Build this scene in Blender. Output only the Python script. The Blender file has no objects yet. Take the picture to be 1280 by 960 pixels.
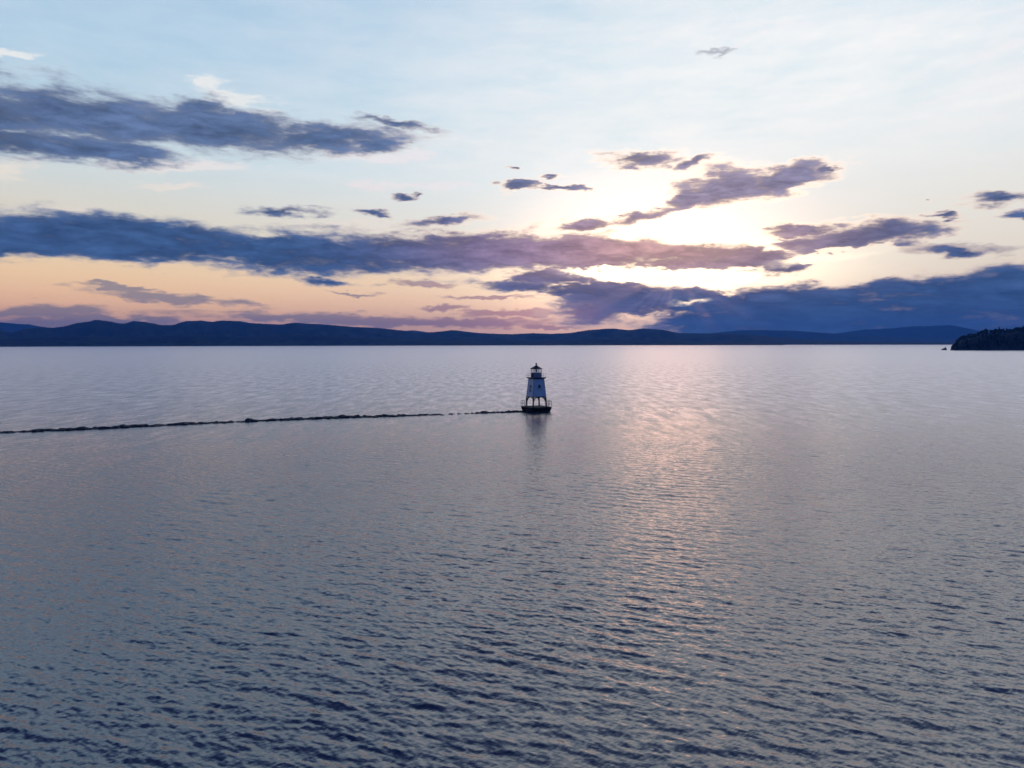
import bpy, bmesh, math, random
import numpy as np
from mathutils import Vector, Matrix, noise as mnoise

S = bpy.context.scene
COL = S.collection
R = math.radians
random.seed(7)
rng = np.random.default_rng(11)

# ------------------------------------------------------------------ camera
CAMZ, FOC, PITCH, ROLL = 16.5, 880.0, 3.3, -0.098      # metres, focal length in 1280-px widths, degrees
CROT = Matrix.Rotation(R(90 - PITCH), 3, 'X') @ Matrix.Rotation(R(ROLL), 3, 'Z')
cd = bpy.data.cameras.new('camera')
cam = bpy.data.objects.new('camera', cd)
COL.objects.link(cam)
cam.matrix_world = Matrix.Translation((0, 0, CAMZ)) @ CROT.to_4x4()
cd.sensor_width = 36.0
cd.lens = 36.0 * FOC / 1280.0
cd.clip_start, cd.clip_end = 0.5, 100000.0
S.camera = cam


def ray(px, py):
    return (CROT @ Vector(((px - 640) / FOC, -(py - 480) / FOC, -1))).normalized()


def azel(px, py):
    d = ray(px, py)
    return math.degrees(math.atan2(d.x, d.y)), math.degrees(math.asin(d.z))


def ground(px, py, z=0.0):
    d = ray(px, py)
    k = (z - CAMZ) / d.z
    return Vector((d.x * k, d.y * k, z))


# ------------------------------------------------------------------ view and render settings
S.view_settings.view_transform = 'Standard'
S.view_settings.look = 'None'
S.view_settings.exposure = 0.0
S.view_settings.gamma = 1.0
S.view_settings.use_curve_mapping = False
S.render.engine = 'CYCLES'
S.cycles.max_bounces = 6
S.cycles.volume_bounces = 0
S.cycles.use_adaptive_sampling = True
S.cycles.adaptive_threshold = 0.02
S.cycles.adaptive_min_samples = 12
S.cycles.use_denoising = True
S.cycles.denoiser = 'OPENIMAGEDENOISE'
S.cycles.sample_clamp_indirect = 6

# ------------------------------------------------------------------ sun
SUN_AZ, SUN_EL = azel(838, 338)
sd = bpy.data.lights.new('sun', 'SUN')
sd.energy = 0.022
sd.angle = R(8)
sd.color = (1.0, 0.55, 0.34)
sun = bpy.data.objects.new('sun', sd)
COL.objects.link(sun)
sdir = Vector((math.sin(R(SUN_AZ)) * math.cos(R(SUN_EL)), math.cos(R(SUN_AZ)) * math.cos(R(SUN_EL)), math.sin(R(SUN_EL))))
sun.rotation_euler = sdir.to_track_quat('Z', 'Y').to_euler()


# ------------------------------------------------------------------ node expressions
class E:
    """A float socket (or number) that builds Math nodes."""
    def __init__(s, nt, v):
        s.nt, s.v = nt, v

    def m(s, op, *a, clamp=False):
        n = s.nt.nodes.new('ShaderNodeMath')
        n.operation = op
        n.use_clamp = clamp
        for i, x in enumerate((s,) + a):
            x = x.v if isinstance(x, E) else x
            if isinstance(x, (int, float)):
                n.inputs[i].default_value = x
            else:
                s.nt.links.new(x, n.inputs[i])
        return E(s.nt, n.outputs[0])

    def __add__(s, o): return s.m('ADD', o)
    def __radd__(s, o): return s.m('ADD', o)
    def __sub__(s, o): return s.m('SUBTRACT', o)
    def __rsub__(s, o): return E(s.nt, o).m('SUBTRACT', s)
    def __mul__(s, o): return s.m('MULTIPLY', o)
    def __rmul__(s, o): return s.m('MULTIPLY', o)
    def __truediv__(s, o): return s.m('DIVIDE', o)
    def max(s, o): return s.m('MAXIMUM', o)
    def min(s, o): return s.m('MINIMUM', o)
    def exp(s): return s.m('EXPONENT')
    def smooth(s, a, b, lo=0.0, hi=1.0):
        n = s.nt.nodes.new('ShaderNodeMapRange')
        n.interpolation_type = 'SMOOTHSTEP'
        s.nt.links.new(s.v, n.inputs[0])
        if a > b:
            a, b, lo, hi = b, a, hi, lo
        for i, x in ((1, a), (2, b), (3, lo), (4, hi)):
            n.inputs[i].default_value = x
        return E(s.nt, n.outputs[0])


def c3(r, g, b):
    """sRGB 0-255 to linear."""
    f = lambda x: x / 255 / 12.92 if x <= 10.3 else ((x / 255 + 0.055) / 1.055) ** 2.4
    return (f(r), f(g), f(b), 1.0)


CHAIN = []


def mixc(nt, fac, a, b, mode='MIX'):
    n = nt.nodes.new('ShaderNodeMix')
    n.data_type = 'RGBA'
    n.blend_type = mode
    n.clamp_factor = mode == 'MIX'
    for x, i in ((fac, 0), (a, 6), (b, 7)):
        x = x.v if isinstance(x, E) else x
        if isinstance(x, (int, float, tuple)):
            n.inputs[i].default_value = x
        else:
            nt.links.new(x, n.inputs[i])
    return n.outputs[2]


def comb(nt, x, y, z=0.0):
    n = nt.nodes.new('ShaderNodeCombineXYZ')
    for i, v in enumerate((x, y, z)):
        v = v.v if isinstance(v, E) else v
        if isinstance(v, (int, float)):
            n.inputs[i].default_value = v
        else:
            nt.links.new(v, n.inputs[i])
    return n.outputs[0]


def noise(nt, vec, scale=1.0, detail=6, rough=0.55, dist=0.0, lac=2.0):
    n = nt.nodes.new('ShaderNodeTexNoise')
    n.noise_dimensions = '3D'
    nt.links.new(vec, n.inputs['Vector'])
    n.inputs['Scale'].default_value = scale
    n.inputs['Detail'].default_value = detail
    n.inputs['Roughness'].default_value = rough
    n.inputs['Distortion'].default_value = dist
    n.inputs['Lacunarity'].default_value = lac
    return E(nt, n.outputs[0]), n.outputs[1]


def ramp(nt, fac, stops):
    n = nt.nodes.new('ShaderNodeValToRGB')
    el = n.color_ramp.elements
    while len(el) < len(stops):
        el.new(0.5)
    for e, (p, c) in zip(el, stops):
        e.position = p
        e.color = c
    nt.links.new(fac.v, n.inputs[0])
    return n.outputs[0]


# ------------------------------------------------------------------ sky
W = bpy.data.worlds.new('World')
S.world = W
W.use_nodes = True
nt = W.node_tree
nt.nodes.clear()
tc = nt.nodes.new('ShaderNodeTexCoord')
sep = nt.nodes.new('ShaderNodeSeparateXYZ')
nt.links.new(tc.outputs['Generated'], sep.inputs[0])
X, Y, Z = (E(nt, sep.outputs[i]) for i in range(3))
AZ = X.m('ARCTAN2', Y) * 57.29578
EL0 = Z.m('ARCSINE') * 57.29578
EL = EL0.max(0.0)

# noise that frays the clouds, wider than tall
ncoord = comb(nt, AZ * 0.16, EL * 0.68, 3.7)
nA, _ = noise(nt, ncoord, 1.0, 7, 0.6)
ncoord2 = comb(nt, AZ * 0.38 + 9.0, EL * 1.45 + 5.0, 1.3)
nB, _ = noise(nt, ncoord2, 1.0, 6, 0.64, 0.3)
_, nBc = noise(nt, comb(nt, AZ * 0.42, EL * 1.15, 8.1), 1.0, 3, 0.6)
sp = nt.nodes.new('ShaderNodeSeparateColor')
nt.links.new(nBc, sp.inputs[0])
W1, W2 = E(nt, sp.outputs[0]), E(nt, sp.outputs[1])
warp = comb(nt, AZ + (W1 - 0.5) * 3.6, EL0 + (W2 - 0.5) * 1.5)


def after(v, x):
    """Vector v, made to wait for the value x: keeps the shader's working memory small."""
    x = x.v if isinstance(x, E) else x
    n = nt.nodes.new('ShaderNodeVectorMath')
    n.operation = 'MULTIPLY_ADD'
    nt.links.new(x, n.inputs[0])
    n.inputs[1].default_value = (1e-7, 1e-7, 0)
    nt.links.new(v, n.inputs[2])
    return n.outputs[0]


def blobs(lst, prev=None):
    """Largest value over soft ellipses given in photograph pixels (cx, cy, half width, half height, tilt, weight), as sky directions."""
    acc = -1.0
    for b in lst:
        cx, cy, a, h = b[:4]
        th = b[4] if len(b) > 4 else 0.0
        w = b[5] if len(b) > 5 else 1.0
        u0, v0 = azel(cx, cy)
        u1, v1 = azel(cx + a * math.cos(R(th)), cy - a * math.sin(R(th)))
        u2, v2 = azel(cx + h * math.sin(R(th)), cy + h * math.cos(R(th)))
        mp = nt.nodes.new('ShaderNodeMapping')
        mp.vector_type = 'TEXTURE'
        mp.inputs[1].default_value = (u0, v0, 0)
        mp.inputs[2].default_value = (0, 0, math.atan2(v1 - v0, u1 - u0))
        mp.inputs[3].default_value = (math.hypot(u1 - u0, v1 - v0), math.hypot(u2 - u0, v2 - v0), 1)
        if isinstance(acc, E) or prev is not None:
            nt.links.new(after(warp, acc if isinstance(acc, E) else prev), mp.inputs[0])
        else:
            nt.links.new(warp, mp.inputs[0])
        ln = nt.nodes.new('ShaderNodeVectorMath')
        ln.operation = 'LENGTH'
        nt.links.new(mp.outputs[0], ln.inputs[0])
        acc = E(nt, ln.outputs['Value']).m('MULTIPLY_ADD', -w, w).max(acc)
    return acc


DARK = [
    # long bank across the upper left
    (-60, 142, 210, 56, -3, 1.3), (110, 145, 190, 46, -8, 1.2), (270, 162, 180, 38, -4, 1.2), (400, 172, 130, 25, 0, 1.2), (110, 188, 150, 22, -3, 1.2), (20, 176, 150, 30, -4, 1.1),
    (490, 153, 70, 9, -8), (250, 135, 60, 18, -3), (470, 180, 60, 12, 0),
    # long bank across the middle
    (-40, 296, 270, 33, -1, 1.8), (170, 300, 250, 36, -3, 1.8), (370, 318, 250, 31, -3, 1.6), (560, 314, 220, 31, 0, 1.6), (720, 316, 180, 31, 0, 1.6),
    (860, 321, 130, 24, 3, 1.6), (935, 322, 80, 17, 0, 1.8), (600, 300, 160, 16, 0), (350, 264, 75, 9, 0), (466, 268, 32, 6, -8), (555, 276, 62, 9, 6), (400, 350, 45, 8, -12),
    (850, 379, 130, 20, 0, 2.4), (740, 362, 90, 12, 0, 2.0), (985, 331, 45, 17, -4, 1.4), (1015, 303, 70, 13, 0, 1.2), (690, 346, 90, 13, -3, 1.5),
    # broken clouds above the sun
    (795, 199, 66, 17, 2, 1.3), (866, 203, 38, 8, 14, 1.1), (905, 234, 88, 30, 6, 1.4), (985, 222, 88, 21, 9, 1.3), (862, 250, 50, 16, 24, 1.1),
    (800, 272, 75, 12, 14), (725, 283, 75, 11, 6), (648, 231, 34, 11, 0, 1.5), (700, 235, 45, 5, 0, 1.2), (690, 220, 18, 4), (640, 210, 12, 4),
    (508, 247, 24, 7, 8), (527, 242, 14, 4, 0), (1036, 211, 26, 9, 0),
    # right of the sun
    (1085, 293, 135, 22, 6, 1.3), (1000, 287, 75, 9, 0), (1050, 305, 90, 16, 10), (1182, 268, 28, 7), (1252, 245, 62, 13, 5), (1290, 270, 60, 8),
    (1205, 313, 75, 9, 0), (1160, 250, 14, 3),
    # low bank on the right
    (1340, 380, 360, 70, 2, 2.6), (1130, 388, 290, 50, 4, 2.6), (960, 390, 190, 40, 5, 2.2), (780, 372, 130, 27, -4, 1.4), (650, 358, 110, 12, -3),
    (740, 388, 70, 26, 0), (1080, 412, 420, 26, 0, 2.5),
]
THIN = [
    (230, 373, 130, 9, -5), (420, 400, 210, 11, -2), (40, 391, 110, 11, 1), (530, 355, 60, 6, -4), (640, 392, 90, 7, 0), (560, 385, 50, 4, 0),
    (600, 404, 120, 8, 0), (120, 404, 180, 9, 0), (520, 405, 160, 7), (900, 66, 30, 5, 4, 0.55), (610, 372, 70, 4, 0),
    (1205, 312, 90, 11), (150, 358, 60, 4, -4), (440, 367, 40, 3), (690, 408, 60, 4),
]
PALE = [
    (20, 65, 55, 7, -4), (980, 32, 28, 11, 0), (262, 103, 18, 10), (10, 207, 60, 17, 8), (460, 232, 45, 6), (225, 232, 50, 6),
    (300, 128, 60, 16, -6), (230, 208, 120, 10, 0), (480, 195, 90, 9, 0), (560, 232, 60, 7), (930, 50, 40, 7, 30),
    (1230, 110, 260, 16, 17, 0.8), (1150, 165, 220, 14, 14, 0.7), (1260, 60, 160, 11, 20, 0.6), (60, 262, 90, 8, 0), (500, 284, 110, 11, 0), (1240, 300, 120, 20, 0),
]
GAP = [(820, 345, 130, 12, -1), (760, 340, 70, 8), (900, 350, 50, 9), (864, 379, 30, 4, 6, 0.55),
       (885, 280, 90, 20, 0), (1040, 320, 90, 8, 8), (940, 300, 40, 5)]

FD = blobs(DARK)
FT = blobs(THIN, FD)
FP = blobs(PALE, FT)
FG = blobs(GAP, FP)
fray = (nA - 0.5) * 1.5 + (nB - 0.5) * 1.35
dD = FD.max(-0.6).min(0.95) + fray - FG.max(0.0) * 1.7
dT = FT.max(-0.6) + fray * 0.9
dP = FP.max(-0.6) + fray * 1.3
aD = dD.smooth(-0.08, 0.62)
aT = dT.smooth(0.0, 0.6) * 0.75
aP = dP.smooth(-0.05, 0.7)


late = after(comb(nt, AZ, EL0), FG)
CHAIN.append(FG)
sl_ = nt.nodes.new('ShaderNodeSeparateXYZ')
nt.links.new(late, sl_.inputs[0])
AZ, EL0 = E(nt, sl_.outputs[0]), E(nt, sl_.outputs[1])
EL = EL0.max(0.0)


def gauss(cx, cy, sx, sy):
    """A soft patch of sky round the direction of a pixel, widths in degrees."""
    u0, v0 = azel(cx, cy)
    mp = nt.nodes.new('ShaderNodeMapping')
    mp.vector_type = 'TEXTURE'
    mp.inputs[1].default_value = (u0, v0, 0)
    mp.inputs[3].default_value = (sx * 1.414, sy * 1.414, 1)
    nt.links.new(after(late, CHAIN[-1]), mp.inputs[0])
    dn = nt.nodes.new('ShaderNodeVectorMath')
    dn.operation = 'DOT_PRODUCT'
    nt.links.new(mp.outputs[0], dn.inputs[0])
    nt.links.new(mp.outputs[0], dn.inputs[1])
    g = (E(nt, dn.outputs['Value']) * -1.0).exp()
    return g


def lin(r, g, b, k=1.0):
    c = c3(r, g, b)
    return (c[0] * k, c[1] * k, c[2] * k, 1.0)


elf = EL / 90.0
base = ramp(nt, elf, [
    (0.0, lin(250, 180, 158, 1.2)), (2.0 / 90, lin(255, 192, 142, 1.4)), (5.0 / 90, lin(250, 210, 158, 1.22)), (8.0 / 90, lin(240, 226, 200)),
    (13.0 / 90, lin(212, 227, 232)), (20.0 / 90, lin(184, 212, 232)), (27.0 / 90, lin(164, 198, 226)),
    (40.0 / 90, lin(102, 124, 166)), (60.0 / 90, lin(50, 68, 116)), (1.0, lin(75, 108, 160))])
# the east, away from the sunset, is deep blue
back = Y.smooth(0.75, -0.1)
base = mixc(nt, back, base, ramp(nt, elf, [(0.0, (0.028, 0.075, 0.25, 1)), (0.3, (0.023, 0.076, 0.29, 1)), (1.0, (0.03, 0.08, 0.24, 1))]))
# scattering of the low sun from the physical sky
sky = nt.nodes.new('ShaderNodeTexSky')
sky.sky_type = 'NISHITA'
sky.sun_disc = False
sky.sun_elevation = R(SUN_EL)
sky.sun_rotation = R(SUN_AZ)
base = mixc(nt, 0.012, base, sky.outputs[0], 'ADD')
# white glare round the sun
base = mixc(nt, gauss(900, 215, 13, 5.6) * 0.7, base, (1.07, 1.06, 1.02, 1))
base = mixc(nt, gauss(848, 305, 6.0, 3.4) * 1.25, base, (3.4, 2.0, 1.2, 1), 'ADD')
base = mixc(nt, EL.smooth(24, 44) * AZ.smooth(16, -30), base, (0.42, 0.48, 0.68, 1), 'MULTIPLY')
base = mixc(nt, gauss(990, 130, 22, 10.5) * 0.92, base, (1.0, 1.02, 1.01, 1))
fleck = nA * 0.5 + 0.72
base = mixc(nt, EL.smooth(8, 18), base, mixc(nt, 1.0, base, comb(nt, fleck, fleck * 0.45 + 0.55, fleck * 0.2 + 0.8), 'MULTIPLY'))
base = mixc(nt, gauss(1150, 300, 12, 4) * 0.5, base, (1.0, 0.9, 0.72, 1))
core = gauss(838, 345, 7.5, 1.6)
base = mixc(nt, core * 1.3, base, (1.0, 0.8, 0.45, 1), 'ADD')

# pale wisps, lit from the sun's side
palec = mixc(nt, EL.smooth(10, 20), (0.98, 0.88, 0.76, 1), (0.98, 0.97, 0.94, 1))
out = mixc(nt, aP * 0.75, base, palec, 'LIGHTEN')
# thin mauve streaks near the horizon
thinc = mixc(nt, gauss(650, 390, 8, 4), lin(138, 138, 152), lin(196, 136, 146))
out = mixc(nt, aT, out, thinc)
# thick banks: slate high up, deep blue low down, mauve to salmon by the sun
corec = mixc(nt, EL.smooth(7, 15), lin(64, 92, 134), lin(92, 112, 147))
corec = mixc(nt, gauss(880, 225, 9, 3.6) * 0.9, corec, lin(164, 150, 170))
corec = mixc(nt, gauss(810, 312, 8.5, 1.7), corec, lin(226, 176, 164))
corec = mixc(nt, gauss(640, 312, 6, 1.6) * 0.45, corec, lin(150, 126, 164))
mott = ((nB - 0.5) * 2.3 + (nA - 0.5) * 1.0 + 1.0).max(0.4)
corec = mixc(nt, 1.0, corec, comb(nt, mott, mott, mott), 'MULTIPLY')
edgec = mixc(nt, gauss(850, 300, 16, 7), lin(146, 158, 180), lin(250, 214, 186, 1.15))
bankc = mixc(nt, dD.smooth(0.15, 0.85), edgec, corec)
out = mixc(nt, aD, out, bankc)
# thin margins burning in front of the sun
out = mixc(nt, aD * (1.0 - aD) * 4.0 * gauss(862, 285, 12, 6), out, (0.5, 0.36, 0.2, 1), 'ADD')
# sunlight bursting through the gap
out = mixc(nt, FG.smooth(-0.15, 0.8) * gauss(835, 348, 8, 2.0), out, (2.4, 2.0, 1.35, 1))
out = mixc(nt, gauss(690, 400, 4.0, 0.9) * 0.8, out, (0.55, 0.22, 0.12, 1), 'ADD')
# shafts of light fanning down from the gap
u0, v0 = azel(846, 340)
phi = (AZ - u0).m('ARCTAN2', EL0 - v0)
shaft, _ = noise(nt, comb(nt, phi * 3.2, 0.5), 1.0, 2, 0.6)
out = mixc(nt, shaft.smooth(0.42, 0.68) * gauss(835, 380, 5.0, 1.5), out, (0.13, 0.07, 0.06, 1), 'ADD')

bg = nt.nodes.new('ShaderNodeBackground')
bg.inputs[1].default_value = 1.0
nt.links.new(out, bg.inputs[0])
wo = nt.nodes.new('ShaderNodeOutputWorld')
nt.links.new(bg.outputs[0], wo.inputs[0])
W.cycles.sampling_method = 'MANUAL'
W.cycles.sample_map_resolution = 1024


# ------------------------------------------------------------------ helpers
def tag(o, label=None, cat=None, group=None, kind=None):
    for k, v in (('label', label), ('category', cat), ('group', group), ('kind', kind)):
        if v:
            o[k] = v
    return o


def link(name, me, mat, parent=None):
    o = bpy.data.objects.new(name, me)
    COL.objects.link(o)
    if mat:
        me.materials.append(mat)
    if parent:
        o.parent = parent
    return o


def obj(name, bm, mat, parent=None, smooth=False):
    me = bpy.data.meshes.new(name)
    bmesh.ops.recalc_face_normals(bm, faces=bm.faces)
    bm.to_mesh(me)
    bm.free()
    if smooth:
        me.polygons.foreach_set('use_smooth', [True] * len(me.polygons))
    return link(name, me, mat, parent)


def grid_mesh(name, co, nr, nc, wrap=False, smooth=True):
    """Mesh from an (nr, nc, 3) array of points."""
    idx = np.arange(nr * nc).reshape(nr, nc)
    if wrap:
        idx = np.concatenate([idx, idx[:, :1]], 1)
    q = np.stack([idx[:-1, :-1], idx[:-1, 1:], idx[1:, 1:], idx[1:, :-1]], -1).reshape(-1, 4)
    me = bpy.data.meshes.new(name)
    me.vertices.add(nr * nc)
    me.vertices.foreach_set('co', np.ascontiguousarray(co.reshape(-1), dtype=np.float32))
    me.loops.add(q.size)
    me.loops.foreach_set('vertex_index', q.reshape(-1).astype(np.int32))
    me.polygons.add(len(q))
    me.polygons.foreach_set('loop_start', (np.arange(len(q)) * 4).astype(np.int32))
    me.polygons.foreach_set('loop_total', np.full(len(q), 4, np.int32))
    me.polygons.foreach_set('use_smooth', np.full(len(q), smooth, bool))
    me.update(calc_edges=True)
    return me


def mat(name, color, rough=0.7, metal=0.0, var=0.25, scale=6.0, bump=0.0, color2=None, spec=0.5):
    m = bpy.data.materials.new(name)
    m.use_nodes = True
    n = m.node_tree
    b = n.nodes['Principled BSDF']
    t = n.nodes.new('ShaderNodeTexCoord')
    f, _ = noise(n, t.outputs['Object'], scale, 6, 0.6)
    f2 = f.smooth(0.3, 0.7)
    c2 = color2 or tuple(x * (1 - var) for x in color)
    n.links.new(mixc(n, f2, tuple(c2) + (1,), tuple(color) + (1,)), b.inputs['Base Color'])
    b.inputs['Roughness'].default_value = rough
    b.inputs['Metallic'].default_value = metal
    b.inputs['Specular IOR Level'].default_value = spec
    if bump:
        bp = n.nodes.new('ShaderNodeBump')
        bp.inputs['Strength'].default_value = bump
        bp.inputs['Distance'].default_value = 0.05
        n.links.new(f.v, bp.inputs['Height'])
        n.links.new(bp.outputs[0], b.inputs['Normal'])
    return m


# ------------------------------------------------------------------ water
def make_water():
    dense = np.radians(np.linspace(-47, 47, 1500))
    coarse = np.radians(np.linspace(47, 313, 120)[1:-1])
    ang = np.concatenate([dense, coarse])
    rr = [0.5]
    while rr[-1] < 17500:
        r = rr[-1]
        if r < 18:
            s = max(0.5, r * 0.25)
        elif r < 55:
            s = 0.11
        elif r < 110:
            s = 0.11 + (r - 55) / 55 * 0.17
        elif r < 320:
            s = 0.28 + (r - 110) / 210 * 0.5
        else:
            s = r * 0.06
        rr.append(r + s)
    rr[-1] = 17500
    rad = np.array(rr)
    A, Rr = np.meshgrid(ang, rad)
    x, y = Rr * np.sin(A), Rr * np.cos(A)
    z = np.zeros_like(x)
    dx = np.zeros_like(x)
    dy = np.zeros_like(x)
    live = (rad > 17) & (rad < 330)
    li = np.where(live)[0]
    sl = (slice(li[0], li[-1] + 1), slice(0, len(dense)))
    xs, ys = x[sl], y[sl]
    zs = np.zeros_like(xs)
    hx = np.zeros_like(xs)
    hy = np.zeros_like(xs)
    main = math.atan2(-0.90, -0.43)
    nw = 90
    lam = np.exp(rng.uniform(np.log(0.26), np.log(2.1), nw))
    for L in lam:
        k = 2 * math.pi / L
        th = main + rng.normal(0, 0.22 if L > 0.9 else 0.50)
        slope = 0.1 * math.sqrt(2 / nw) * (0.85 if L > 0.9 else 1.05)
        a = slope / k
        ph = k * (math.cos(th) * xs + math.sin(th) * ys) + rng.uniform(0, 6.283)
        s_, c_ = np.sin(ph), np.cos(ph)
        zs += a * c_
        hx -= 0.8 * a * math.cos(th) * s_
        hy -= 0.8 * a * math.sin(th) * s_
    # gusts: slow changes of wave height over the lake
    g = np.zeros_like(xs)
    for _ in range(9):
        L = rng.uniform(14, 60)
        th = rng.uniform(0, 6.283)
        g += np.cos(6.283 / L * (math.cos(th) * xs + math.sin(th) * ys) + rng.uniform(0, 6.283))
    g = 1.0 + 0.2 * g / math.sqrt(4.5)
    fade = np.clip((Rr[sl] - 17) / 5, 0, 1) * np.clip((330 - Rr[sl]) / 230, 0, 1) * np.clip((R(47) - np.abs(A[sl])) / R(4), 0, 1)
    g = np.clip(g, 0.35, 1.7) * fade
    z[sl] = zs * g
    dx[sl] = hx * g
    dy[sl] = hy * g
    co = np.stack([x + dx, y + dy, z], -1)
    me = grid_mesh('water', co, len(rad), len(ang), wrap=True)
    m = bpy.data.materials.new('lake water')
    m.use_nodes = True
    n = m.node_tree
    n.nodes.remove(n.nodes['Principled BSDF'])
    body = n.nodes.new('ShaderNodeBsdfDiffuse')
    body.inputs[0].default_value = (0.006, 0.012, 0.024, 1)
    gloss = n.nodes.new('ShaderNodeBsdfAnisotropic')
    gloss.inputs[0].default_value = (1.0, 0.965, 1.0, 1)
    fres = n.nodes.new('ShaderNodeFresnel')
    fres.inputs['IOR'].default_value = 2.3
    mixs = n.nodes.new('ShaderNodeMixShader')
    for i_, o_ in ((0, fres), (1, body), (2, gloss)):
        n.links.new(o_.outputs[0], mixs.inputs[i_])
    n.links.new(mixs.outputs[0], n.nodes['Material Output'].inputs[0])
    geo = n.nodes.new('ShaderNodeNewGeometry')
    pos = geo.outputs['Position']
    # distance from the stretch that carries modelled waves: ripples take their place beyond it
    ln = n.nodes.new('ShaderNodeVectorMath')
    ln.operation = 'LENGTH'
    n.links.new(pos, ln.inputs[0])
    dist = E(n, ln.outputs['Value'])
    far = dist.smooth(90, 330)
    n.links.new(dist.smooth(25, 240, 0.13, 0.30).v, gloss.inputs['Roughness'])
    near = dist.smooth(40, 260, 1.0, 0.3)

    def slopes(scale, stretch, rot, detail, rough, sx, sy, k=None):
        mp = n.nodes.new('ShaderNodeMapping')
        mp.vector_type = 'TEXTURE'
        mp.inputs[2].default_value = (0, 0, rot)
        mp.inputs[3].default_value = (1 / (scale * stretch), 1 / scale, 1)
        n.links.new(pos, mp.inputs[0])
        f, c = noise(n, mp.outputs[0], 1.0, detail, rough)
        s = n.nodes.new('ShaderNodeSeparateColor')
        n.links.new(c, s.inputs[0])
        a, b_ = (E(n, s.outputs[0]) - 0.5) * sx, (E(n, s.outputs[1]) - 0.5) * sy
        return (a * k, b_ * k) if k is not None else (a, b_)

    rot = R(-25)
    f1 = slopes(4.2, 0.35, rot, 3, 0.6, 0.50, 0.78)
    f2 = slopes(10.0, 0.35, R(30), 3, 0.55, 0.36, 0.44)
    f3 = slopes(0.55, 0.5, rot, 3, 0.6, 0.18, 0.34, far)
    # trains of wave groups that stay visible far out
    mp4 = n.nodes.new('ShaderNodeMapping')
    mp4.inputs[3].default_value = (0.33, 0.085, 1)
    n.links.new(pos, mp4.inputs[0])
    g4, _ = noise(n, mp4.outputs[0], 1.0, 3, 0.7)
    grp = (g4 - 0.5) * -0.42 * dist.smooth(70, 160) * dist.smooth(900, 300)
    # wind streaks: calmer and rougher lanes
    mp = n.nodes.new('ShaderNodeMapping')
    mp.inputs[3].default_value = (0.004, 0.016, 1)
    n.links.new(pos, mp.inputs[0])
    lane, _ = noise(n, mp.outputs[0], 1.0, 4, 0.6)
    lane = lane.smooth(0.3, 0.7, 0.65, 1.15)
    gx = (f1[0] + f2[0] + f3[0]) * lane * near
    gy = (f1[1] + f2[1] + f3[1]) * lane * near + grp
    va = n.nodes.new('ShaderNodeVectorMath')
    va.operation = 'ADD'
    n.links.new(geo.outputs['Normal'], va.inputs[0])
    n.links.new(comb(n, gx, gy), va.inputs[1])
    vn = n.nodes.new('ShaderNodeVectorMath')
    vn.operation = 'NORMALIZE'
    n.links.new(va.outputs[0], vn.inputs[0])
    for o_ in (fres, gloss):
        n.links.new(vn.outputs[0], o_.inputs['Normal'])
    tag(link('water', me, m), kind='structure')


make_water()


# ------------------------------------------------------------------ hills beyond the lake
forest = mat('far forest', (0.022, 0.034, 0.026), 0.95, var=0.4, scale=0.004, spec=0.1)


def hills(name, prof, d0, depth, seed, rough):
    """Terrain whose skyline has the angular height of prof; d0: metres to its shore, depth: metres from shore to back."""
    px = np.array([p[0] for p in prof], float)
    py = np.array([p[1] for p in prof], float)
    cols = np.arange(px[0], px[-1] + 0.1, 2.0)
    ys = np.interp(cols, px, py)
    nr = 26
    co = np.zeros((nr, len(cols), 3))
    r2 = np.random.default_rng(seed)
    for i, (cx, cy) in enumerate(zip(cols, ys)):
        d = ray(cx, cy)
        h = math.hypot(d.x, d.y)
        ux, uy, te = d.x / h, d.y / h, d.z / h
        for j in range(nr):
            t = j / (nr - 1)
            dist = d0 + depth * t + 160 * mnoise.noise((cx * 0.02, seed, 3.0)) * (1 - t)
            if t <= 0.7:
                u = t / 0.7
                sh = 0.06 * min(1, u * 12) + 0.94 * (u ** 1.35)
            else:
                u = (1 - t) / 0.3
                sh = u * u * (3 - 2 * u)
            top = CAMZ + te * (d0 + depth * 0.7)
            n_ = mnoise.fractal((cx * 0.035, t * 5, seed * 1.7), 1.0, 2.1, 5)
            z = top * sh - abs(n_) * rough * top * 4 * max(0, sh) * max(0, 1 - sh) + (mnoise.noise((cx * 0.31, t * 9, seed)) * 0.012 * top)
            if t in (0.0, 1.0):
                z = -0.8
            co[j, i] = (ux * dist, uy * dist, max(z, 0.6) if 0 < t < 1 else z)
    me = grid_mesh(name, co, nr, len(cols))
    return tag(link(name, me, forest), kind='structure')


hills('hills', [(-150, 409), (-80, 411), (0, 413), (17, 415), (27, 411.5), (45, 408.5), (67, 409), (82, 407), (95, 403.5), (110, 401.5), (120, 399), (132, 400),
                (150, 403.5), (157, 403.5), (167, 400.5), (182, 402), (205, 405.5), (215, 405.5), (232, 400.5), (250, 400), (265, 401.5), (275, 400), (300, 400.5),
                (315, 403.5), (350, 405), (370, 402.5), (400, 404.5), (440, 408), (470, 409), (500, 412), (530, 415.5), (550, 414), (565, 412), (600, 416),
                (640, 417.5), (665, 416), (690, 417), (715, 415.5), (735, 412), (765, 410), (785, 412), (805, 410), (830, 412), (850, 416), (875, 416),
                (910, 417), (940, 418.5), (970, 421), (1000, 424), (1040, 426.3), (1140, 427.6), (1220, 428)], 6600, 2200, 3, 0.5)
hills('hills', [(-180, 404), (-60, 401), (0, 402), (22, 404.5), (37, 405), (47, 407), (80, 412), (120, 418)], 14000, 2400, 8, 0.3)
hills('hills', [(470, 421), (500, 414), (515, 412.3), (530, 414), (560, 420), (800, 421), (870, 418), (890, 416), (920, 413), (940, 412.3), (965, 412.6), (990, 413), (1040, 416.5), (1090, 420), (1160, 424), (1300, 426)], 12500, 2000, 5, 0.3)
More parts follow.
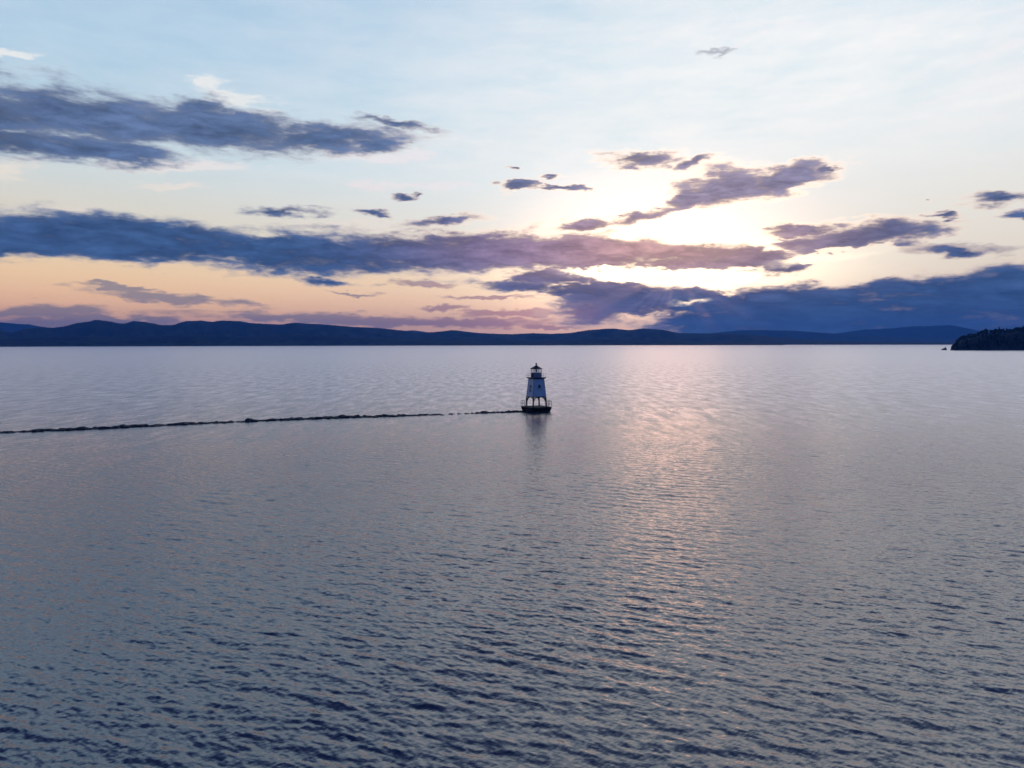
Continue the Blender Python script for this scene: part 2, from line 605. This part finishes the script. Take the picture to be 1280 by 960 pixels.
hills('hills', [(960, 424), (1000, 421), (1040, 417), (1065, 414), (1080, 411.5), (1115, 410), (1140, 407.5), (1170, 406.5), (1190, 406), (1215, 411), (1232, 415), (1270, 418),
                (1330, 416), (1420, 420)], 15200, 1900, 13, 0.3)


hills('hills', [(-150, 423), (-60, 421), (20, 423), (90, 419.5), (160, 421), (230, 417.5), (300, 420), (380, 418), (450, 422), (520, 423.5), (590, 425), (680, 426), (760, 424), (830, 425.5),
                (900, 427), (980, 428.3)], 5700, 800, 17, 0.4)


# ------------------------------------------------------------------ headland, its wood and three trees that stand out
leafm = mat('dark foliage', (0.015, 0.022, 0.014), 0.9, var=0.45, scale=0.08, spec=0.15)
barkm = mat('bark', (0.06, 0.045, 0.035), 0.9, var=0.3, scale=1.0)
soilm = mat('headland rock', (0.06, 0.055, 0.05), 0.95, var=0.4, scale=0.05)
HB = ground(1236, 437.9)
HD = HB.y
HP = [(1188, 437), (1192, 431), (1196, 424.5), (1202.3, 420), (1210, 418), (1219, 416), (1226, 413.5), (1233, 412.5), (1242, 411.5), (1255, 410.5), (1264, 410.3), (1271, 409),
      (1282, 407), (1310, 404), (1360, 400), (1420, 402), (1500, 404), (1560, 410), (1600, 418), (1622, 433)]
hxs, hzs = [], []
for p_, q_ in HP:
    d = ray(p_, q_)
    k = (HD + 40) / d.y
    hxs.append(d.x * k)
    hzs.append(CAMZ + d.z * k)


def head_top(x, y):
    """Height the wood's canopy may reach; the point's shore runs away from the lake at a slant."""
    u = x * (HD + 40) / y
    return float(np.interp(u, hxs, hzs)) if hxs[0] <= u <= hxs[-1] else -5.0


def head_z(x, y, sub=10.0):
    top = max(head_top(x, y) - sub, -1.5)
    t = (y - HD) / 260.0
    if t <= 0 or t >= 1:
        return -1.5
    s = min(1, t / 0.13) ** 0.7 * (1 - max(0, (t - 0.55) / 0.45) ** 2)
    return top * s + 1.2 * mnoise.noise((x * 0.03, y * 0.03, 0))


gx_ = np.linspace(hxs[0] - 4, hxs[-1] + 4, 150)
gy_ = np.linspace(HD - 1, HD + 262, 46)
co = np.array([[(x * y / (HD + 40), y, head_z(x * y / (HD + 40), y)) for x in gx_] for y in gy_])
tag(link('terrain', grid_mesh('terrain', co, 46, 150), soilm), kind='structure')


def crown(bm, cx, cy, z0, h, w, conifer, rnd, clumps=9):
    """Crown of leafy clumps: ragged small tilted blades spread through a cone or a dome."""
    for k in range(clumps):
        t = (k + rnd.random()) / clumps
        if conifer:
            rr = w * (1 - t) ** 0.8 * 0.75
            zz = z0 + h * t
        else:
            rr = w * math.sqrt(max(0.05, 1 - (2 * t - 1) ** 2)) * 0.62
            zz = z0 + h * (0.25 + 0.7 * t)
        a = rnd.random() * 6.283
        px, py = cx + math.cos(a) * rr * rnd.random(), cy + math.sin(a) * rr * rnd.random()
        s = (w * (0.55 if not conifer else 0.6 * (1.15 - t))) * rnd.uniform(0.7, 1.2)
        vs = []
        for q in range(7):
            b = q / 7 * 6.283
            rj = s * rnd.uniform(0.55, 1.25)
            vs.append(bm.verts.new((px + math.cos(b) * rj, py + math.sin(b) * rj, zz + rnd.uniform(-0.35, 0.25) * s)))
        up = bm.verts.new((px + rnd.uniform(-.2, .2) * s, py, zz + s * rnd.uniform(0.55, 1.0) * (1.5 if conifer else 1)))
        dn = bm.verts.new((px, py, zz - s * 0.4))
        for q in range(7):
            bm.faces.new((vs[q], vs[(q + 1) % 7], up))
            bm.faces.new((vs[(q + 1) % 7], vs[q], dn))


bm = bmesh.new()
rnd = random.Random(4)
n_t = 0
while n_t < 1500:
    x = rnd.uniform(hxs[0], hxs[-1])
    y = HD + 260 * rnd.random() ** 1.6
    x *= y / (HD + 40)
    z = head_z(x, y)
    lim = head_top(x, y)
    if z < -1.0 or lim < 5:
        continue
    h = rnd.uniform(8.5, 12.5) * (0.75 if y - HD < 12 else 1)
    if y - HD > 25 and z + h > lim + 1.2:
        h = max(5.0, lim + 1.2 - z)
    crown(bm, x, y, max(z, 0.2), h * 0.95, h * rnd.uniform(0.24, 0.4), rnd.random() < 0.3, rnd, 8)
    n_t += 1
for k in range(420):                                     # scrub along the water's edge and up the point
    x = rnd.uniform(hxs[0] + 0.5, hxs[-1])
    y = HD + rnd.uniform(2, 14)
    x *= y / (HD + 40)
    lim = head_top(x, y)
    h = rnd.uniform(3, 7)
    crown(bm, x, y, max(head_z(x, y), 0) - 0.3, min(h, max(2.0, lim)), h * 0.5, False, rnd, 5)
tag(obj('wood', bm, leafm), 'dark wood covering the headland at the right edge', 'wood', kind='stuff')


def lone_tree(px, top_y, h, conifer, label):
    d = ray(px, top_y)
    y = HD + 45
    k = y / d.y
    x, zt = d.x * k, CAMZ + d.z * k
    z0 = head_z(x, y)
    h = zt - z0
    t = bpy.data.objects.new('conifer_tree' if conifer else 'broadleaf_tree', None)
    COL.objects.link(t)
    t.location = (x, y, z0)
    tag(t, label, 'tree')
    b1 = bmesh.new()
    bmesh.ops.create_cone(b1, cap_ends=True, segments=8, radius1=0.35, radius2=0.05, depth=h * 0.9)
    bmesh.ops.translate(b1, verts=b1.verts, vec=(0, 0, h * 0.45 - 0.3))
    obj('trunk', b1, barkm, t)
    b2 = bmesh.new()
    crown(b2, 0, 0, h * 0.22, h * 0.76, h * (0.2 if conifer else 0.3), conifer, rnd, 26)
    obj('crown', b2, leafm, t)


lone_tree(1249, 407.0, 14, True, 'dark pointed tree standing highest above the middle of the headland wood')
lone_tree(1232, 410.8, 12, False, 'dark round topped tree at the shoulder where the headland slopes down')
lone_tree(1279, 405.2, 13, True, 'dark pointed tree on the headland skyline at the photo edge')

# ------------------------------------------------------------------ rocks
rockm = mat('wet dark rock', (0.055, 0.052, 0.055), 0.6, var=0.5, scale=1.6, bump=0.6)
palem = mat('pale streaked rock', (0.55, 0.54, 0.5), 0.9, var=0.5, scale=0.5)


def stone(bm, c, sx, sy, sz, rnd, sub=1):
    g = bmesh.ops.create_icosphere(bm, subdivisions=sub, radius=1.0)
    rot = Matrix.Rotation(rnd.uniform(0, 6.283), 3, 'Z') @ Matrix.Rotation(rnd.uniform(-0.4, 0.4), 3, 'X')
    off = rnd.uniform(0, 100)
    for v in g['verts']:
        p = v.co.copy()
        p = Vector([math.copysign(abs(q) ** 0.75, q) for q in p])       # blocky
        p *= 1 + 0.3 * mnoise.noise(p * 1.3 + Vector((off, 0, 0)))
        p = rot @ Vector((p.x * sx, p.y * sy, p.z * sz))
        v.co = p + c


def islet():
    c = ground(1180, 437.6)
    rnd = random.Random(2)
    t = bpy.data.objects.new('rock_islet', None)
    COL.objects.link(t)
    t.location = c
    tag(t, 'tiny dark rock islet with a pale top standing in the water off the headland point', 'rock')
    b = bmesh.new()
    for x, s, z in ((-3.4, 2.2, 2.2), (-1.0, 2.8, 3.6), (2.2, 3.2, 5.0), (4.3, 1.7, 3.0)):
        stone(b, Vector((x, rnd.uniform(-1, 1), 0)), s, s * 1.1, z, rnd, 2)
    obj('rock', b, rockm, t)
    b = bmesh.new()
    stone(b, Vector((2.9, -0.2, 5.2)), 1.3, 1.2, 0.9, rnd, 2)
    stone(b, Vector((3.3, -0.2, 6.3)), 0.5, 0.5, 0.9, rnd, 2)
    obj('pale_top', b, palem, t)


islet()

LHP = ground(670.3, 514.5)                # foot of the lighthouse


def bw_point(px):
    """A point on the breakwater's line, by the pixel column it has in the photograph."""
    ys = np.interp(px, [-260, 0, 100, 200, 300, 420, 545, 600, 660], [551.5, 541, 537, 532, 527.5, 522.5, 518.5, 516.6, 514.6])
    return ground(px, float(ys))


def stretch(a, b, label, hgt, seed, wid=1.1, density=2.4):
    rnd = random.Random(seed)
    pa, pb = bw_point(a), bw_point(b)
    o0 = (pa + pb) / 2
    bm = bmesh.new()
    L = (pb - pa).length
    n = int(L * density)
    for i in range(n):
        t = (i + rnd.random()) / n
        p = bw_point(a + (b - a) * t)
        q = bw_point(a + (b - a) * t + 2)
        dr = (q - p).normalized()
        nn = Vector((-dr.y, dr.x, 0))
        o = rnd.gauss(0, 0.45) * wid
        end = min(1, 6 * t, 6 * (1 - t)) ** 0.5
        swell = 0.75 + 0.5 * mnoise.noise((p.x * 0.12, seed, 0)) + 0.25 * mnoise.noise((p.x * 0.6, seed, 5))
        top = hgt * swell * (1 - 0.5 * min(1, abs(o) / (wid * 1.3))) * (0.4 + 0.6 * end) * rnd.uniform(0.6, 1.15)
        s = rnd.uniform(0.45, 0.95)
        stone(bm, p + nn * o + Vector((0, 0, top - s * 0.55)) - o0, s * 1.15, s, s * 0.62, rnd, 1 if rnd.random() < .6 else 2)
    ob = obj('breakwater', bm, rockm)
    ob.location = o0
    tag(ob, label, 'breakwater', 'stretches of the low rubble breakwater')


stretch(-240, 24, 'short stretch of low dark rubble breakwater running in from the left photo edge', 0.42, 1)
stretch(26, 208, 'thickest stretch of dark rubble breakwater, second from the left photo edge', 0.65, 2)
stretch(210, 293, 'thin stretch of rubble breakwater just left of the lumpy block', 0.5, 3, 1.1)
stretch(295, 552, 'longest stretch of dark rubble breakwater, thinning out before the submerged gap', 0.5, 4)
stretch(613, 655, 'last stretch of rubble breakwater reaching the foot of the lighthouse', 0.5, 5, 1.1)


def lone_rock(px, w, z, label, seed):
    p = bw_point(px)
    bm = bmesh.new()
    rr = random.Random(seed)
    stone(bm, Vector((0, 0, 0)), w, w * 0.7, z, rr, 2)
    stone(bm, Vector((w * .8, 0.1, -0.05)), w * 0.6, w * 0.5, z * 0.7, rr, 2)
    ob = obj('rock', bm, rockm)
    ob.location = p
    tag(ob, label, 'rock', None if 'crest' in label else 'rocks breaking the surface in the breakwater gap')


lone_rock(597.5, 0.8, 0.28, 'small flat dark rock awash in the gap, nearest the long breakwater stretch', 1)
lone_rock(605, 1.1, 0.42, 'larger dark rock in the gap, nearest the last stretch by the lighthouse', 2)
lone_rock(583, 0.7, 0.2, 'low rock barely awash in the middle of the breakwater gap', 3)
lone_rock(590, 0.6, 0.2, 'tiny rock awash between the low middle rock and the flat one in the gap', 6)
lone_rock(563, 0.8, 0.2, 'low rock awash just past the tapering end of the long breakwater stretch', 7)
lone_rock(574, 0.6, 0.17, 'faintest rock of the gap, between the two low ones on its left side', 8)
lone_rock(311, 1.1, 0.75, 'lumpy block lying on the breakwater crest left of its middle', 4)

# ------------------------------------------------------------------ lighthouse
white = mat('white painted boards', (0.78, 0.79, 0.80), 0.55, var=0.12, scale=1.4)
trim = mat('dark painted trim', (0.03, 0.03, 0.04), 0.5, var=0.3, scale=3)
black = mat('black painted metal', (0.02, 0.018, 0.022), 0.4, var=0.3, scale=4)
greyw = mat('grey painted lantern wall', (0.42, 0.44, 0.48), 0.5, var=0.2, scale=2)
wood = mat('weathered dark timber', (0.03, 0.027, 0.027), 0.85, var=0.4, scale=3, bump=0.4)
winm = mat('dark window glass', (0.012, 0.014, 0.02), 0.08, var=0.1, scale=1)
steel = mat('grey rail steel', (0.16, 0.15, 0.17), 0.5, 0.3, var=0.2, scale=3)
lensm = mat('dark beacon', (0.05, 0.06, 0.05), 0.25, 0.2, var=0.2, scale=3)
glass = bpy.data.materials.new('lantern glass')
glass.use_nodes = True
gn = glass.node_tree
gb = gn.nodes['Principled BSDF']
gt = gn.nodes.new('ShaderNodeBsdfTransparent')
gm = gn.nodes.new('ShaderNodeMixShader')
gb.inputs['Base Color'].default_value = (0.75, 0.78, 0.85, 1)
gb.inputs['Roughness'].default_value = 0.05
gm.inputs[0].default_value = 0.28
gn.links.new(gt.outputs[0], gm.inputs[1])
gn.links.new(gb.outputs[0], gm.inputs[2])
gn.links.new(gm.outputs[0], gn.nodes['Material Output'].inputs[0])

LD = LHP.y
SPX = LD / FOC * (ray(670, 515).normalized().y ** -1) * ray(670, 515).y     # metres per pixel at the lighthouse, about


def zat(py):
    d = ray(670.3, py)
    return CAMZ + d.z / d.y * LD


DEL = R(16.5)
lh = bpy.data.objects.new('lighthouse', None)
COL.objects.link(lh)
lh.location = (LHP.x, LHP.y, 0)
lh.rotation_euler = (0, 0, -DEL - math.atan2(LHP.x, LHP.y))
tag(lh, 'small white lighthouse on four dark legs at the end of the breakwater', 'lighthouse')
CD = math.cos(DEL)


def hd(px):
    """Half the diagonal of a square whose corners lie px pixels left and right of the axis."""
    return px * SPX / CD


# local axes: corners of each square lie on +-x and +-y; the viewer looks from -y
def frustum(bm, r0, z0, r1, z1, n=4, rot=0.0, cap=True):
    lo = [bm.verts.new((r0 * math.cos(rot + 6.28318 * i / n), r0 * math.sin(rot + 6.28318 * i / n), z0)) for i in range(n)]
    hi = [bm.verts.new((r1 * math.cos(rot + 6.28318 * i / n), r1 * math.sin(rot + 6.28318 * i / n), z1)) for i in range(n)]
    for i in range(n):
        bm.faces.new((lo[i], lo[(i + 1) % n], hi[(i + 1) % n], hi[i]))
    if cap:
        bm.faces.new(lo[::-1])
        bm.faces.new(hi)


def bar(bm, a, b, w, w2=None, n=4, roll=0.785):
    a, b = Vector(a), Vector(b)
    q = (b - a).to_track_quat('Z', 'Y').to_matrix()
    w2 = w2 or w
    lo = [bm.verts.new(a + q @ Vector((w * math.cos(roll + 6.28318 * i / n), w * math.sin(roll + 6.28318 * i / n), 0))) for i in range(n)]
    hi = [bm.verts.new(b + q @ Vector((w2 * math.cos(roll + 6.28318 * i / n), w2 * math.sin(roll + 6.28318 * i / n), 0))) for i in range(n)]
    for i in range(n):
        bm.faces.new((lo[i], lo[(i + 1) % n], hi[(i + 1) % n], hi[i]))
    bm.faces.new(lo[::-1])
    bm.faces.new(hi)


CORN = [(1, 0), (0, 1), (-1, 0), (0, -1)]
zw = 0.0
z_deck0, z_deck1 = zat(509.6), zat(508.2)
z_leg1 = zat(496.2)
z_top = zat(473.6)
z_gal = zat(472.2)
z_lw = zat(466.2)
z_eave = zat(461.2)
z_apex = zat(456.6)
z_fin = zat(453.2)

# crib under the deck: battered timber box with horizontal courses
bm = bmesh.new()
nco = 5
for i in range(nco):
    za = -0.6 + (z_deck0 - 0.01 + 0.6) * i / nco
    zb = -0.6 + (z_deck0 - 0.01 + 0.6) * (i + 1) / nco
    ra = hd(15.0) + (hd(17.4) - hd(15.0)) * i / nco
    frustum(bm, ra, za, ra + 0.05, zb - 0.03)
    frustum(bm, ra - 0.06, zb - 0.03, ra - 0.06, zb)
for cx, cy in CORN:
    bar(bm, (cx * hd(14.4), cy * hd(14.4), -0.6), (cx * hd(18.2), cy * hd(18.2), z_deck0 - 0.02), 0.22)
obj('crib', bm, wood, lh)
# stones heaped round the crib's foot
bm = bmesh.new()
rnd = random.Random(21)
for i in range(46):
    a = rnd.uniform(0, 6.283)
    k = 1 / (abs(math.cos(a)) + abs(math.sin(a)))
    r = hd(15.6) * k + rnd.uniform(-0.1, 0.45)
    s = rnd.uniform(0.3, 0.6)
    stone(bm, Vector((math.cos(a) * r, math.sin(a) * r, rnd.uniform(-0.15, 0.12))), s, s, s * 0.7, rnd, 1)
obj('rubble_footing', bm, rockm, lh)
# deck
bm = bmesh.new()
frustum(bm, hd(19.3), z_deck0, hd(19.5), z_deck1)
deck = obj('deck', bm, wood, lh)
# railings round the two outer corners of the deck
rz = zat(500.8) - z_deck1
for sgn in (1, -1):
    bm = bmesh.new()
    Rr = hd(19.2)
    c0 = Vector((sgn * Rr, 0, z_deck1))
    runs = []
    for oy in (1, -1):
        e = c0 + (Vector((0, oy * Rr, z_deck1)) - c0) * 0.33
        e.z = z_deck1
        runs.append(e)
        mid = (c0 + e) / 2
        for p in (e, mid):
            bar(bm, p, p + Vector((0, 0, rz)), 0.05)
        for f in (0.5, 1.0):
            bar(bm, c0 + Vector((0, 0, rz * f)), e + Vector((0, 0, rz * f)), 0.042)
    bar(bm, c0, c0 + Vector((0, 0, rz + 0.02)), 0.055)
    obj('railing', bm, steel, lh)
# legs and curved knee brackets
r_lt, r_lb = hd(12.0), hd(12.7)
for cx, cy in CORN:
    bm = bmesh.new()
    bar(bm, (cx * r_lb, cy * r_lb, z_deck1 - 0.02), (cx * r_lt, cy * r_lt, z_leg1), 0.21, 0.19, roll=0.785)
    obj('leg', bm, trim, lh)
for i in range(4):
    a = Vector((CORN[i][0], CORN[i][1], 0)) * (r_lt - 0.1)
    b = Vector((CORN[(i + 1) % 4][0], CORN[(i + 1) % 4][1], 0)) * (r_lt - 0.1)
    for p, q in ((a, b), (b, a)):
        d = (q - p).normalized()
        bm = bmesh.new()
        prev = None
        for k in range(6):
            t = k / 5 * math.pi / 2
            pt = p + d * (0.14 + 0.82 * (1 - math.cos(t))) + Vector((0, 0, z_leg1 - 0.08 - 0.82 * (1 - math.sin(t))))
            if prev is not None:
                bar(bm, prev, pt, 0.1)
            prev = pt
        bar(bm, p + d * 0.16 + Vector((0, 0, z_leg1 - 0.42)), p + d * 0.44 + Vector((0, 0, z_leg1 - 0.06)), 0.05)
        obj('bracket', bm, trim, lh)
# floor beam under the tower
bm = bmesh.new()
frustum(bm, hd(12.55), z_leg1, hd(12.55), z_leg1 + 0.2)
obj('floor_beam', bm, trim, lh)
# tower: clapboard courses, corner boards
zb0 = z_leg1 + 0.2
bm = bmesh.new()
nc = 30
r0, r1 = hd(12.2), hd(9.75)
for i in range(nc):
    za = zb0 + (z_top - zb0) * i / nc
    zc = zb0 + (z_top - zb0) * (i + 1) / nc
    ra = r0 + (r1 - r0) * i / nc
    rb = r0 + (r1 - r0) * (i + 1) / nc
    frustum(bm, ra + 0.012, za, rb - 0.012, zc, cap=i in (0, nc - 1))
tower = obj('tower', bm, white, lh)
for cx, cy in CORN:
    bm = bmesh.new()
    bar(bm, (cx * (r0 - 0.03), cy * (r0 - 0.03), zb0 + 0.003), (cx * (r1 - 0.03), cy * (r1 - 0.03), z_top - 0.003), 0.095, 0.085, roll=0.785)
    obj('corner_board', bm, greyw, tower)


def tower_window(face, py, w, h):
    """A window let into one of the two faces that look at the viewer: face 0 is left, 1 right."""
    z = zat(py)
    r = r0 + (r1 - r0) * (z - zb0) / (z_top - zb0)
    a = R(225 if face == 0 else 315)
    nrm = Vector((math.cos(a), math.sin(a), 0))
    tan = Vector((-math.sin(a), math.cos(a), 0))
    lean = (r1 - r0) / (z_top - zb0) * 0.7071
    up = (Vector((0, 0, 1)) + nrm * lean).normalized()
    c = nrm * (r * 0.7071) + Vector((0, 0, z))

    def box(bm, u0, u1, v0, v1, d0, d1):
        vs = [bm.verts.new(c + tan * u + up * v + nrm * d) for d in (d0, d1) for u, v in ((u0, v0), (u1, v0), (u1, v1), (u0, v1))]
        for f in ((0, 1, 2, 3), (4, 5, 6, 7), (0, 1, 5, 4), (1, 2, 6, 5), (2, 3, 7, 6), (3, 0, 4, 7)):
            bm.faces.new([vs[q] for q in f])
    bm = bmesh.new()
    box(bm, -w / 2, w / 2, -h / 2, h / 2, -0.03, 0.03)
    win = obj('window', bm, winm, tower)
    bm = bmesh.new()
    t = 0.07
    box(bm, -w / 2 - t, w / 2 + t, h / 2 + 0.002, h / 2 + t, -0.03, 0.07)
    box(bm, -w / 2 - t - .03, w / 2 + t + .03, -h / 2 - t, -h / 2 - 0.002, -0.03, 0.1)
    box(bm, -w / 2 - t, -w / 2 - 0.002, -h / 2, h / 2, -0.03, 0.065)
    box(bm, w / 2 + 0.002, w / 2 + t, -h / 2, h / 2, -0.03, 0.065)
    obj('frame', bm, greyw, win)
    return win


tower_window(0, 483.0, 0.55, 0.62)
tower_window(0, 487.8, 0.55, 0.62)
tower_window(1, 482.6, 0.55, 0.66)
# gallery with cornice and rail
bm = bmesh.new()
frustum(bm, hd(9.9), z_top, hd(10.6), z_top + 0.12)
frustum(bm, hd(12.2), z_top + 0.123, hd(12.2), z_gal + 0.12)
gal = obj('gallery', bm, trim, lh)
bm = bmesh.new()
Rg = hd(11.8)
zg = z_gal + 0.12
gh = zat(466.4) - zg
for i in range(4):
    a = Vector((CORN[i][0] * Rg, CORN[i][1] * Rg, zg))
    b = Vector((CORN[(i + 1) % 4][0] * Rg, CORN[(i + 1) % 4][1] * Rg, zg))
    for t in (0, 1 / 3, 2 / 3):
        p = a + (b - a) * t
        bar(bm, p, p + Vector((0, 0, gh)), 0.026)
    for f in (0.5, 1.0):
        bar(bm, a + Vector((0, 0, gh * f)), b + Vector((0, 0, gh * f)), 0.022)
obj('railing', bm, steel, gal)
# lantern: octagonal wall, door, glazing, roof
ro = 7.2 * SPX
oct0 = R(22.5) + DEL
bm = bmesh.new()
frustum(bm, ro, zg, ro, z_lw, 8, oct0)
frustum(bm, ro + 0.05, z_lw, ro + 0.05, z_lw + 0.07, 8, oct0)
lw = obj('lantern_wall', bm, greyw, lh)
bm = bmesh.new()
da = oct0 + R(180 - 22.5 + 45)
nrm = Vector((math.cos(da), math.sin(da), 0))
tan = Vector((-math.sin(da), math.cos(da), 0))
ap = ro * math.cos(R(22.5))
vs = [bm.verts.new(nrm * (ap + d) + tan * u + Vector((0, 0, zz))) for d in (-0.02, 0.03) for u, zz in ((-.3, zg + .04), (.3, zg + .04), (.3, z_lw - .05), (-.3, z_lw - .05))]
for f in ((0, 1, 2, 3), (4, 5, 6, 7), (0, 1, 5, 4), (1, 2, 6, 5), (2, 3, 7, 6), (3, 0, 4, 7)):
    bm.faces.new([vs[q] for q in f])
obj('door', bm, black, lw)
zl0 = z_lw + 0.073
bm = bmesh.new()
frustum(bm, ro - 0.05, zl0, ro - 0.05, z_eave - 0.02, 8, oct0, cap=False)
gl = obj('lantern_glazing', bm, glass, lh)
for i in range(8):
    a = oct0 + i * R(45)
    bm = bmesh.new()
    bar(bm, (ro * 0.985 * math.cos(a), ro * 0.985 * math.sin(a), zl0), (ro * 0.985 * math.cos(a), ro * 0.985 * math.sin(a), z_eave - 0.02), 0.045)
    obj('mullion', bm, steel, gl)
bm = bmesh.new()
re_ = 8.1 * SPX
frustum(bm, re_, z_eave - 0.02, re_, z_eave + 0.1, 8, oct0)
frustum(bm, re_ - 0.04, z_eave + 0.103, 0.16, z_apex, 8, oct0)
roof = obj('roof', bm, black, lh)
bm = bmesh.new()
bar(bm, (0, 0, z_apex - 0.02), (0, 0, z_apex + 0.16), 0.13, 0.1, 10)
bmesh.ops.create_uvsphere(bm, u_segments=14, v_segments=9, radius=0.23, matrix=Matrix.Translation((0, 0, z_apex + 0.33)))
bar(bm, (0, 0, z_apex + 0.5), (0, 0, z_fin), 0.05, 0.02, 8)
obj('ball_vent', bm, black, roof)
bm = bmesh.new()
bar(bm, (0, 0, zl0 - 0.07), (0, 0, zl0 + 0.25), 0.1, 0.1, 10)
bar(bm, (0, 0, zl0 + 0.25), (0, 0, zl0 + 0.38), 0.12, 0.22, 12)
bar(bm, (0, 0, zl0 + 0.38), (0, 0, zl0 + 0.68), 0.22, 0.22, 12)
bar(bm, (0, 0, zl0 + 0.68), (0, 0, zl0 + 0.8), 0.22, 0.1, 12)
obj('beacon', bm, lensm, lh)

# ------------------------------------------------------------------ haze
bm = bmesh.new()
bmesh.ops.create_cube(bm, size=1.0)
for v in bm.verts:
    v.co = Vector((v.co.x * 38000, 7500 + v.co.y * 21500, -1.5 + (v.co.z + 0.5) * 570))
hm = bpy.data.materials.new('evening haze')
hm.use_nodes = True
hn = hm.node_tree
hn.nodes.remove(hn.nodes['Principled BSDF'])
pv = hn.nodes.new('ShaderNodeVolumePrincipled')
pv.inputs['Color'].default_value = (0.08, 0.30, 1.0, 1)
pv.inputs['Density'].default_value = 7.0e-5
pv.inputs['Anisotropy'].default_value = 0.45
hn.links.new(pv.outputs[0], hn.nodes['Material Output'].inputs['Volume'])
tag(obj('haze', bm, hm), kind='stuff')
